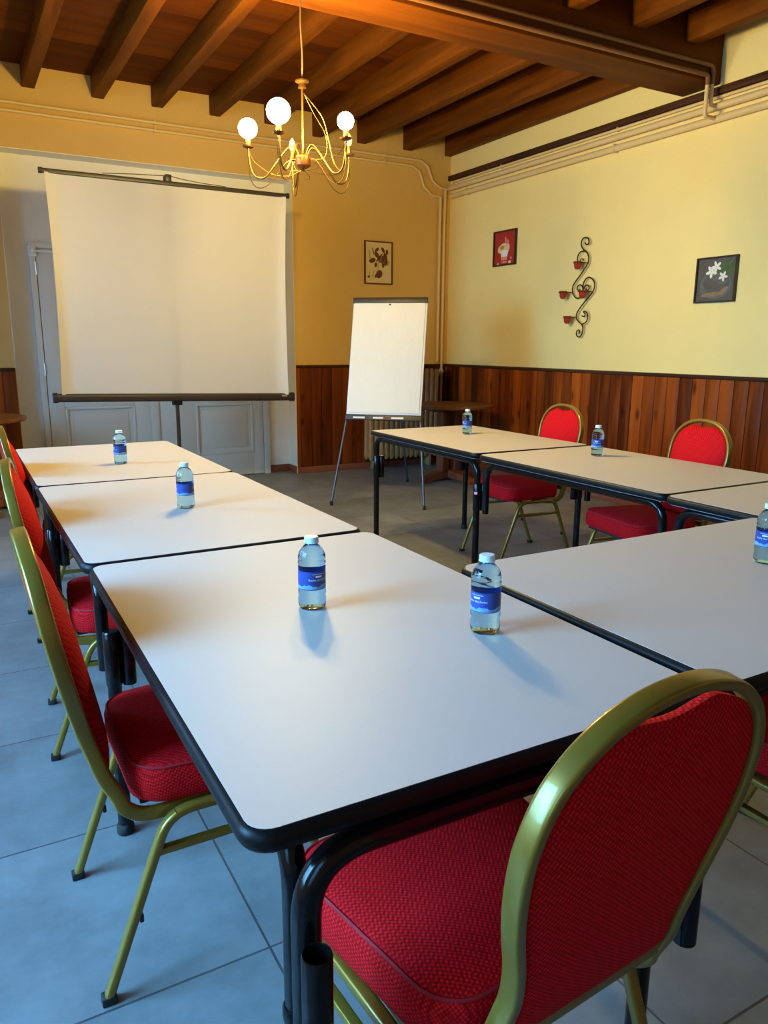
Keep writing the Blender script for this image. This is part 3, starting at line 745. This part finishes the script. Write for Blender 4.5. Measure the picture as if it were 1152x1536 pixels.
for x in (0.633, 2.385):
    bm = bmesh.new(); sweep(bm, [(x - ox - 0.012, 0, 2.345), (x - ox + 0.012, 0, 2.345)], rrect(0.037, 0.03, 0.01)); obj('end_cap', bm, M['rubber'], tb)
dz = lambda x: 0.851 + (x - 0.591) * (0.809 - 0.851) / (2.40 - 0.591)
bm = bmesh.new(); sweep(bm, [(0.61 - ox, 0, dz(0.61)), (2.375 - ox, 0, dz(2.375))], rrect(0.058, 0.06, 0.018)); cs = obj('case', bm, M['case'], t)
for x in (0.605, 2.385):
    bm = bmesh.new(); sweep(bm, [(x - ox - 0.014, 0, dz(x)), (x - ox + 0.014, 0, dz(x))], rrect(0.070, 0.070, 0.024)); obj('end_cap', bm, M['rubber'], cs)
bm = bmesh.new(); add_box(bm, 2.29 - ox, 2.335 - ox, -0.0325, -0.029, dz(2.31) + 0.004, dz(2.31) + 0.018, 0, 0.001); obj('badge', bm, M['steel'], cs, label='small silver maker plate, no readable text')
bm = bmesh.new(); sweep(bm, [(-0.01, 0.045, 0.10), (-0.01, 0.045, 2.395)], rrect(0.026, 0.026, 0.005)); obj('pole', bm, M['case'], t)
bm = bmesh.new(); add_box(bm, -0.022, 0.022, -0.012, 0.06, 2.355, 2.405, 0, 0.006); obj('hook', bm, M['case'], t)
bm = bmesh.new()
sweep(bm, catmull([(0.0, 0, 2.40), (-0.05, 0.0, 2.392), (-0.23, 0, 2.383), (-0.45, 0, 2.366)], 6), circ(0.003, 6))
sweep(bm, catmull([(0.01, 0, 2.40), (0.06, 0.0, 2.388), (0.22, 0, 2.372), (0.42, 0, 2.364)], 6), circ(0.003, 6)); obj('hanging_cord', bm, M['wire'], t)
bm = bmesh.new(); add_box(bm, -0.045, 0.025, 0.02, 0.07, 0.77, 0.82, 0, 0.005); obj('slide_bracket', bm, M['rubber'], t)
bm = bmesh.new(); lathe(bm, [(0.024, 0.09), (0.028, 0.1), (0.028, 0.17), (0.022, 0.18)], 14, (-0.01, 0.045, 0)); obj('leg_collar', bm, M['rubber'], t)
for a in (90, 210, 330):
    d = Vector((cos(radians(a)), sin(radians(a)), 0)); c0 = Vector((-0.01, 0.045, 0))
    bm = bmesh.new(); sweep(bm, fillet([c0 + d * 0.02 + V(0, 0, 0.16), c0 + d * 0.09 + V(0, 0, 0.15), c0 + d * 0.45 + V(0, 0, 0.02)], 0.05), circ(0.009, 10)); lg = obj('leg', bm, M['case'], t)
    bm = bmesh.new(); lathe(bm, [(0.012, 0), (0.013, 0.02), (0.01, 0.034)], 10, tuple(c0 + d * 0.447)); obj('foot_cap', bm, M['rubber'], lg)

# ------------------------------------------------------------------ flipchart
fm = Vector((2.745, 5.0, 0)); fu = Vector((0.753, -0.658, 0)); fn = Vector((0.658, 0.753, 0)); kk = 0.30
fv = (fn * kk + Vector((0, 0, 1))).normalized(); fo = fu.cross(fv).normalized()     # fo points away from the viewer or towards
if fo.dot(fn) > 0: fo = -fo                                                    # outward = towards the viewer
t = thing('flipchart', 'flipchart easel with blank white paper beside the far right table', 'flipchart', fm)
def fp(u, z, out=0.0): return fu * u + fn * (kk * z) + Vector((0, 0, z)) + fo * out
L = sqrt(1 + kk * kk)
zb0, zt0 = 0.695, 1.545; hw = 0.297
def slab(bm, u0, u1, z0, z1, o0, o1, bev=0.0):
    c = fp((u0 + u1) / 2, (z0 + z1) / 2, (o0 + o1) / 2)
    obox(bm, c, fu, fv, fo, u1 - u0, (z1 - z0) * L, o1 - o0, bev)
bm = bmesh.new(); slab(bm, -hw, hw, zb0, zt0 + 0.03, -0.012, 0.0, 0.003); obj('board', bm, M['board'], t)
bm = bmesh.new(); slab(bm, -hw + 0.012, hw - 0.016, zb0 + 0.012, zt0 + 0.01, 0.0005, 0.007, 0.001); obj('paper_pad', bm, M['paper'], t)
bm = bmesh.new(); slab(bm, -hw - 0.002, hw + 0.002, zt0, zt0 + 0.04, -0.014, 0.022, 0.004); obj('clamp_bar', bm, M['clamp'], t)
bm = bmesh.new(); slab(bm, -hw - 0.004, hw + 0.004, zb0 - 0.042, zb0 - 0.003, -0.012, 0.002, 0.002); slab(bm, -hw, hw, zb0 - 0.044, zb0 - 0.039, 0.0, 0.03, 0.001); slab(bm, -hw, hw, zb0 - 0.044, zb0 - 0.036, 0.028, 0.031, 0.001); obj('pen_tray', bm, M['clamp'], t)
bm = bmesh.new(); slab(bm, -0.008, 0.008, zt0 - 0.018, zt0 - 0.006, 0.007, 0.009); obj('badge', bm, M['clamp'], t)
for s in (-1, 1):
    bm = bmesh.new(); a = fu * (s * 0.366) + V(0, 0, 0.015); b = fp(s * 0.20, 1.5, -0.03)
    sweep(bm, [a, b], circ(0.0095, 10)); lg = obj('leg', bm, M['greytube'], t, smooth=60)
    bm = bmesh.new(); lathe(bm, [(0.012, 0), (0.013, 0.02), (0.010, 0.035)], 10, tuple(fu * (s * 0.366))); obj('foot_cap', bm, M['rubber'], lg)
rf = fn * 1.15 + fu * 0.03
bm = bmesh.new(); sweep(bm, [rf + V(0, 0, 0.015), fp(0, 1.5, -0.035)], circ(0.0095, 10)); lg = obj('leg', bm, M['greytube'], t, smooth=60)
bm = bmesh.new(); lathe(bm, [(0.012, 0), (0.013, 0.02), (0.010, 0.035)], 10, tuple(rf)); obj('foot_cap', bm, M['rubber'], lg)
for i, (u0, lb) in enumerate(((-0.235, 'leftmost white marker on the flipchart tray'), (-0.075, 'white marker with a red cap end, middle of the flipchart tray'), (0.07, 'rightmost white marker on the flipchart tray'))):
    c = fm + fp(u0 + 0.05, zb0 - 0.0285, 0.0145)
    t2 = thing('marker_pen', lb, 'marker', c, 0, 'markers on the flipchart tray')
    bm = bmesh.new(); sweep(bm, [fu * -0.05, fu * 0.03], circ(0.0092, 10)); obj('barrel', bm, M['white'], t2, smooth=60)
    bm = bmesh.new(); sweep(bm, [fu * 0.03, fu * 0.045], circ(0.0096, 10)); obj('marker_cap', bm, M['redplastic'] if i == 1 else M['white'], t2, smooth=60)

# ------------------------------------------------------------------ round wooden tables in the corners
def round_table(label, x, y, r, z=0.70, rot=0.0):
    t = thing('round_table', label, 'table', (x, y, 0), rot)
    bm = bmesh.new(); lathe(bm, [(r - 0.012, z - 0.028), (r, z - 0.02), (r, z - 0.006), (r - 0.006, z)], 48); obj('tabletop', bm, M['topwood'], t, smooth=40)
    for s in (-1, 1):
        obj('pedestal_slab', box_bm(s * 0.075 - 0.04, s * 0.075 + 0.04, -0.045, 0.045, 0.09, z - 0.06, 0.006), M['redwood'], t)
    bm = bmesh.new(); add_box(bm, -0.22, 0.22, -0.035, 0.035, z - 0.062, z - 0.028, 0, 0.006); add_box(bm, -0.035, 0.035, -0.22, 0.22, z - 0.061, z - 0.029, 0, 0.006); obj('top_brace', bm, M['redwood'], t)
    for a in (0, 90, 180, 270):
        bm = bmesh.new(); c, s = cos(radians(a)), sin(radians(a))
        pts = [(0.0, 0.10), (0.14, 0.09), (0.30, 0.055), (0.33, 0.03), (0.33, 0), (0.24, 0), (0.22, 0.022), (0.0, 0.03)]
        A = [bm.verts.new((c * p - s * 0.038, s * p + c * 0.038, q)) for p, q in pts]; B = [bm.verts.new((c * p + s * 0.038, s * p - c * 0.038, q)) for p, q in pts]
        bm.faces.new(A); bm.faces.new(list(reversed(B))); k = len(pts)
        for i in range(k): bm.faces.new((A[i], B[i], B[(i + 1) % k], A[(i + 1) % k]))
        obj('foot', bm, M['redwood'], t, smooth=0)
    return t
round_table('round brown pedestal table in the far right corner behind the flipchart', 3.93, 5.78, 0.40, 0.70, radians(8))
round_table('round wooden table at the left edge before the back panelling', 0.02, 6.22, 0.42, 0.70, radians(20))

# ------------------------------------------------------------------ wall pictures
def flat_poly(bm, pts, P, off, mi):
    f = bm.faces.new([bm.verts.new(P(u, v, off)) for u, v in pts]); f.material_index = mi
def ell(cx, cy, rx, ry, rot=0, n=14):
    r = radians(rot); return [(cx + rx * cos(a) * cos(r) - ry * sin(a) * sin(r), cy + rx * cos(a) * sin(r) + ry * sin(a) * cos(r)) for a in [2 * pi * i / n for i in range(n)]]
def picture(label, P, w, h, fw, fmat, mats, shapes, loc, name='framed_picture', depth=0.018):
    """P(u,v,o): u right 0..w, v up 0..h, o out of the wall"""
    t = thing(name, label, 'picture', loc)
    bm = bmesh.new()
    def bar(u0, u1, v0, v1):
        A = [P(u, v, o) for o in (0.0, depth) for u, v in ((u0, v0), (u1, v0), (u1, v1), (u0, v1))]
        vs = [bm.verts.new(q) for q in A]
        for q in ((0, 3, 2, 1), (4, 5, 6, 7), (0, 1, 5, 4), (1, 2, 6, 5), (2, 3, 7, 6), (3, 0, 4, 7)): bm.faces.new([vs[i] for i in q])
    bar(0, w, 0, fw); bar(0, w, h - fw, h); bar(0, fw, fw, h - fw); bar(w - fw, w, fw, h - fw)
    obj('frame', bm, fmat, t, smooth=0)
    bm = bmesh.new(); flat_poly(bm, [(fw, fw), (w - fw, fw), (w - fw, h - fw), (fw, h - fw)], P, depth * 0.5, 0)
    o = depth * 0.5 + 0.0006
    for pts, mi in shapes:
        flat_poly(bm, [(u * w, v * h) for u, v in pts], P, o, mi); o += 0.00025
    obj('print', bm, mats, t, smooth=0)
    return t
# botanical print on the back wall
x0, z0 = 3.551, 1.802
sh = []
for cx, cy, rx, ry, a in ((.28, .55, .10, .045, 10), (.44, .68, .09, .045, -35), (.44, .80, .07, .03, 30), (.66, .80, .07, .035, -45), (.80, .76, .04, .05, 0), (.62, .60, .11, .05, 15), (.74, .66, .07, .05, -50), (.60, .54, .10, .03, 0), (.76, .53, .08, .05, 70), (.40, .45, .05, .04, 60), (.66, .45, .04, .05, 10), (.52, .24, .10, .075, 20), (.40, .19, .035, .035, 0), (.15, .17, .04, .022, 0), (.30, .76, .08, .014, -70), (.52, .62, .13, .02, 40)):
    sh.append((ell(cx, cy, rx * 1.2, ry * 1.25, a), 1))
for cx, cy, rx, ry, a in ((.17, .70, .018, .12, 12), (.84, .50, .03, .06, -20), (.30, .24, .014, .10, -20), (.18, .24, .012, .07, 8), (.48, .38, .012, .09, -14), (.55, .55, .012, .14, -30)):
    sh.append((ell(cx, cy, rx, ry, a), 2))
picture('framed botanical print in a thin brown frame above the flipchart', lambda u, v, o: Vector((u, -o, v)), 0.309, 0.40, 0.012, M['framebr'], [M['printbg'], M['printbr'], M['printol']], sh, (x0, YB, z0))
# red still life
sh = [(ell(.40, .50, .22, .13, 20), 1), (ell(.62, .50, .10, .13, -10), 1), (ell(.38, .52, .10, .06, 10), 4), ([(.36, .16), (.60, .16), (.66, .40), (.34, .40)], 2), (ell(.50, .40, .17, .045), 2), ([(.36, .16), (.60, .16), (.62, .26), (.35, .25)], 3), (ell(.54, .72, .035, .10, 6), 3), (ell(.64, .66, .04, .07, 10), 3), (ell(.22, .06, .05, .035), 1), (ell(.74, .09, .06, .045), 1), (ell(.50, .10, .14, .03), 3), (ell(.80, .20, .03, .05, 40), 3)]  # the two low cream dots are bright reflections painted into the print
picture('small red still-life picture on the right wall nearest the corner', lambda u, v, o: Vector((-o, -u, v)), 0.328, 0.309, 0.014, M['frame'], [M['artred'], M['artcream'], M['artwhite'], M['artpink'], M['printol']], sh, (XW, 5.982, 1.943), depth=0.022)
# dark picture with white flowers
sh = [(ell(.50, .38, .40, .30), 1), (ell(.52, .42, .33, .25), 0), (ell(.44, .18, .30, .05, 4), 3), (ell(.72, .26, .12, .05, 35), 3), (ell(.78, .74, .16, .18, 30), 2), (ell(.62, .66, .10, .12), 2), (ell(.52, .56, .14, .08), 4), (ell(.68, .44, .12, .05), 4)]
for fx, fy, s in ((.38, .68, 1.0), (.50, .78, .9), (.68, .56, .8)):
    for k in range(5): a = 2 * pi * k / 5 + fx * 9; sh.append((ell(fx + .075 * s * cos(a), fy + .075 * s * sin(a), .07 * s, .034 * s, math.degrees(a)), 5))
sh.append((ell(.86, .86, .02, .10, -35), 4))
picture('dark square picture of white flowers on the right wall, right of the candle sconce', lambda u, v, o: Vector((-o, -u, v)), 0.315, 0.296, 0.011, M['frame'], [M['artgrey'], M['artteal'], M['artgreen'], M['artbrown'], M['artteal'], M['artwhite']], sh, (XW, 3.682, 1.517), depth=0.024)

# ------------------------------------------------------------------ iron candle sconce
t = thing('candle_sconce', 'wrought-iron scroll candle sconce on the right wall between two pictures', 'sconce', (XW, 4.79, 1.30))
xs = -0.031
def yz(l): return [(xs, y - 4.79, z - 1.30) for y, z in l]
S1 = [(4.763, 2.032), (4.751, 2.017), (4.728, 2.016), (4.719, 2.035), (4.732, 2.06), (4.761, 2.07), (4.791, 2.063), (4.806, 2.034), (4.797, 2.002), (4.768, 1.974), (4.734, 1.952), (4.714, 1.919), (4.712, 1.888), (4.722, 1.863), (4.749, 1.83), (4.797, 1.784), (4.847, 1.738), (4.873, 1.703), (4.877, 1.672), (4.865, 1.639), (4.836, 1.612), (4.805, 1.606), (4.774, 1.618), (4.757, 1.642), (4.756, 1.674), (4.771, 1.702), (4.795, 1.709), (4.819, 1.698), (4.821, 1.677), (4.805, 1.667), (4.786, 1.673)]
S2 = [(4.774, 1.892), (4.772, 1.904), (4.789, 1.91), (4.804, 1.901), (4.805, 1.883)]
S2b = [(4.768, 1.968), (4.807, 1.966), (4.833, 1.942), (4.839, 1.908), (4.823, 1.88)]
S3 = [(4.722, 1.672), (4.699, 1.662), (4.687, 1.679), (4.699, 1.7), (4.725, 1.701), (4.743, 1.686), (4.751, 1.673), (4.757, 1.701), (4.747, 1.731), (4.723, 1.755), (4.691, 1.76), (4.658, 1.745), (4.632, 1.715), (4.631, 1.675), (4.649, 1.641), (4.684, 1.61), (4.733, 1.569), (4.788, 1.517), (4.811, 1.481), (4.811, 1.449), (4.786, 1.421), (4.744, 1.395), (4.731, 1.369), (4.732, 1.333), (4.752, 1.303), (4.778, 1.298), (4.8, 1.315), (4.798, 1.342), (4.78, 1.353), (4.763, 1.34), (4.771, 1.324)]
S4 = [(4.75, 1.465), (4.723, 1.46), (4.714, 1.476), (4.733, 1.497), (4.713, 1.498), (4.688, 1.477), (4.683, 1.445), (4.7, 1.414), (4.738, 1.399)]
for pts, r in ((S1, 0.0052), (S2, 0.004), (S2b, 0.005), (S3, 0.0052), (S4, 0.005)):
    bm = bmesh.new(); sweep(bm, catmull(yz(pts), 4), circ(r, 8), up=(1, 0, 0)); obj('scroll', bm, M['iron'], t, smooth=60)
cups = [(4.791, 1.878, 'topmost'), (4.942, 1.657, 'left of the middle pair of'), (4.717, 1.650, 'right of the middle pair of'), (4.876, 1.456, 'lowest')]
for y, z, nm in cups:
    bm = bmesh.new(); c = (xs - 0.040, y - 4.79, z - 1.30)
    sweep(bm, [(c[0] + 0.0365 * cos(a), c[1] + 0.0365 * sin(a), c[2]) for a in [2 * pi * i / 20 for i in range(20)]], circ(0.003, 6), closed=True, up=(0, 0, 1))
    inner = min(S1 + S3, key=lambda q: (q[0] - y) ** 2 + 9 * (q[1] - z) ** 2) if nm != 'topmost' else (4.725, 1.874)
    if nm.startswith('left'): inner = (4.873, 1.655)
    if nm.startswith('right'): inner = (4.645, 1.648)
    if nm == 'lowest': inner = (4.811, 1.455)
    sg = 1 if inner[0] > y else -1
    sweep(bm, [(c[0] + 0.004, c[1] + sg * 0.036, c[2]), (xs, inner[0] - 4.79, inner[1] - 1.30)], circ(0.004, 6)); obj('cup_ring', bm, M['iron'], t, smooth=60)
    cp = thing('votive_cup', nm + ' red votive glass cups held in the iron sconce', 'candle holder', (XW + xs - 0.040, y, z - 0.052), 0, 'red votive cups on the sconce')
    cp['label'] = {'topmost': 'topmost red votive cup in the iron sconce', 'lowest': 'lowest red votive cup in the iron sconce'}.get(nm, nm + ' red votive cups in the iron sconce')
    bm = bmesh.new(); lathe(bm, [(0.013, 0), (0.022, 0.008), (0.028, 0.025), (0.030, 0.05), (0.0325, 0.062), (0.029, 0.062), (0.026, 0.03), (0.018, 0.012)], 20); obj('glass', bm, M['redglass'], cp, smooth=60)
    bm = bmesh.new(); lathe(bm, [(0.016, 0.013), (0.021, 0.028), (0.020, 0.034)], 14); obj('candle', bm, M['wax'], cp)

# ------------------------------------------------------------------ chandelier
CX, CY = 1.645, 3.78
t = thing('chandelier', 'brass five-arm chandelier with three lit bulbs hanging from the main beam', 'chandelier', (CX, CY, 2.10))
Z0 = 2.10
bm = bmesh.new(); sweep(bm, catmull([(0.0, 0, 2.49 - Z0), (0.004, 0.004, 2.62 - Z0), (-0.004, 0, 2.75 - Z0), (0, 0, ZB - Z0)], 6), circ(0.004, 8)); obj('hanging_cord', bm, M['wire'], t)
bm = bmesh.new(); lathe(bm, [(0.006, 2.46 - Z0), (0.02, 2.465 - Z0), (0.016, 2.485 - Z0), (0.034, 2.492 - Z0), (0.034, 2.498 - Z0), (0.008, 2.505 - Z0)], 18); obj('ceiling_disc', bm, M['brass'], t)
bm = bmesh.new(); sweep(bm, [(0, 0, 0.03), (0, 0, 2.465 - Z0)], circ(0.0055, 10)); obj('stem', bm, M['brass'], t, smooth=60)
bm = bmesh.new(); lathe(bm, [(0.004, -0.02), (0.012, -0.008), (0.034, 0.004), (0.038, 0.010), (0.038, 0.05), (0.033, 0.056), (0.012, 0.06)], 20); obj('hub', bm, M['copper'], t, smooth=35)
ra = Vector((cos(radians(23.5)), -sin(radians(23.5)), 0)); ta = Vector((-sin(radians(23.5)), -cos(radians(23.5)), 0))
spots = {246: 0.056, 174: 0.047, 318: 0.040, 30: 0, 102: 0}
for ang, rb in spots.items():
    # angle measured from screen-right, turning away from the viewer
    a = radians(ang); d = ra * cos(a) - ta * sin(a)
    if ang == 318: pass
    P = lambda r, z: d * r + Vector((0, 0, z))
    bm = bmesh.new(); sweep(bm, catmull([P(.02, .05), P(.035, .085), P(.06, .098), (P(.095, .07)), P(.18, -.035), P(.222, -.052), P(.256, -.03), P(.272, .03), P(.275, .09)], 6), circ(0.0045, 8)); arm = obj('arm', bm, M['brass'], t, smooth=60)
    bm = bmesh.new(); sweep(bm, catmull([P(.035, .04), P(.09, .02), P(.17, -.075), P(.225, -.098), P(.262, -.07), P(.276, .0), P(.275, .085)], 6), circ(0.0022, 6))
    e = ta.cross(Vector((0, 0, 1)))
    side = d.cross(Vector((0, 0, 1)))
    sweep(bm, catmull([P(.0, -.008), P(.08, -.03) + side * .05, P(.17, -.02) + side * .05, P(.25, .03) + side * .02, P(.272, .08)], 6), circ(0.0016, 6)); obj('scroll_wire', bm, M['brass'], arm, smooth=60)
    bm = bmesh.new(); c = tuple(P(.275, 0)); lathe(bm, [(0.006, .085), (0.026, .092), (0.030, .099), (0.012, .10), (0.012, .135), (0.010, .14)], 16, c); obj('socket', bm, M['copper'], arm, smooth=40)
    bm = bmesh.new()
    if rb:
        n = 14; prof = [(0.012, .136)] + [(rb * sin(u), .136 + rb * 0.93 - rb * cos(u)) for u in [pi * (0.12 + 0.87 * i / n) for i in range(n + 1)]]
        lathe(bm, prof, 24, c); obj('bulb', bm, M['bulb'], arm, smooth=80, label='lit warm bulb')
    else:
        lathe(bm, [(0.010, .136), (0.016, .15), (0.018, .165), (0.013, .185), (0.004, .20)], 16, c); obj('bulb', bm, M['bulboff'], arm, smooth=80, label='unlit clear bulb')
bm = bmesh.new()
P = lambda r, z, s=0: ra * r + Vector((0, 0, z)) + ta * s
sweep(bm, catmull([P(.008, .34), P(.05, .29, .02), P(.10, .22, .03), P(.125, .13, .03), P(.15, .02, .05), P(.18, -.03, .09)], 6), circ(0.0028, 6))
sweep(bm, catmull([P(.008, .34), P(.06, .25, -.02), P(.11, .17, -.03), P(.12, .10, -.03), P(.10, .05, -.02), P(.03, .04)], 6), circ(0.0022, 6))
obj('loose_cable', bm, M['brass'], t, smooth=60)

# ------------------------------------------------------------------ world, camera, view
w = bpy.data.worlds.new('sky'); SC.world = w; w.use_nodes = True
bg = w.node_tree.nodes['Background']; bg.inputs['Color'].default_value = (0.25, 0.58, 1.0, 1); bg.inputs['Strength'].default_value = 1.0

cam = bpy.data.cameras.new('camera'); co = bpy.data.objects.new('camera', cam); COL.objects.link(co)
cam.sensor_fit = 'HORIZONTAL'; cam.sensor_width = 36.0; cam.lens = 1134.05 / 1152 * 36.0; cam.clip_start = 0.02
pi_, ro, ya = radians(-12.5), radians(0.2991), radians(29.3034)
fwd = Vector((sin(ya) * cos(pi_), cos(ya) * cos(pi_), sin(pi_))); rt = Vector((cos(ya), -sin(ya), 0)); up = rt.cross(fwd)
r2 = rt * cos(ro) + up * sin(ro); u2 = -rt * sin(ro) + up * cos(ro)
mw = Matrix((r2, u2, -fwd)).transposed().to_4x4(); mw.translation = (0, 0, 1.2301); co.matrix_world = mw
SC.camera = co
SC.view_settings.view_transform = 'Standard'; SC.view_settings.look = 'None'; SC.view_settings.exposure = 0.12; SC.view_settings.gamma = 1.0
SC.view_settings.use_curve_mapping = False
cy = SC.cycles
cy.use_denoising = True; cy.max_bounces = 10; cy.diffuse_bounces = 5; cy.glossy_bounces = 4; cy.transmission_bounces = 10; cy.sample_clamp_indirect = 8.0; cy.blur_glossy = 0.5
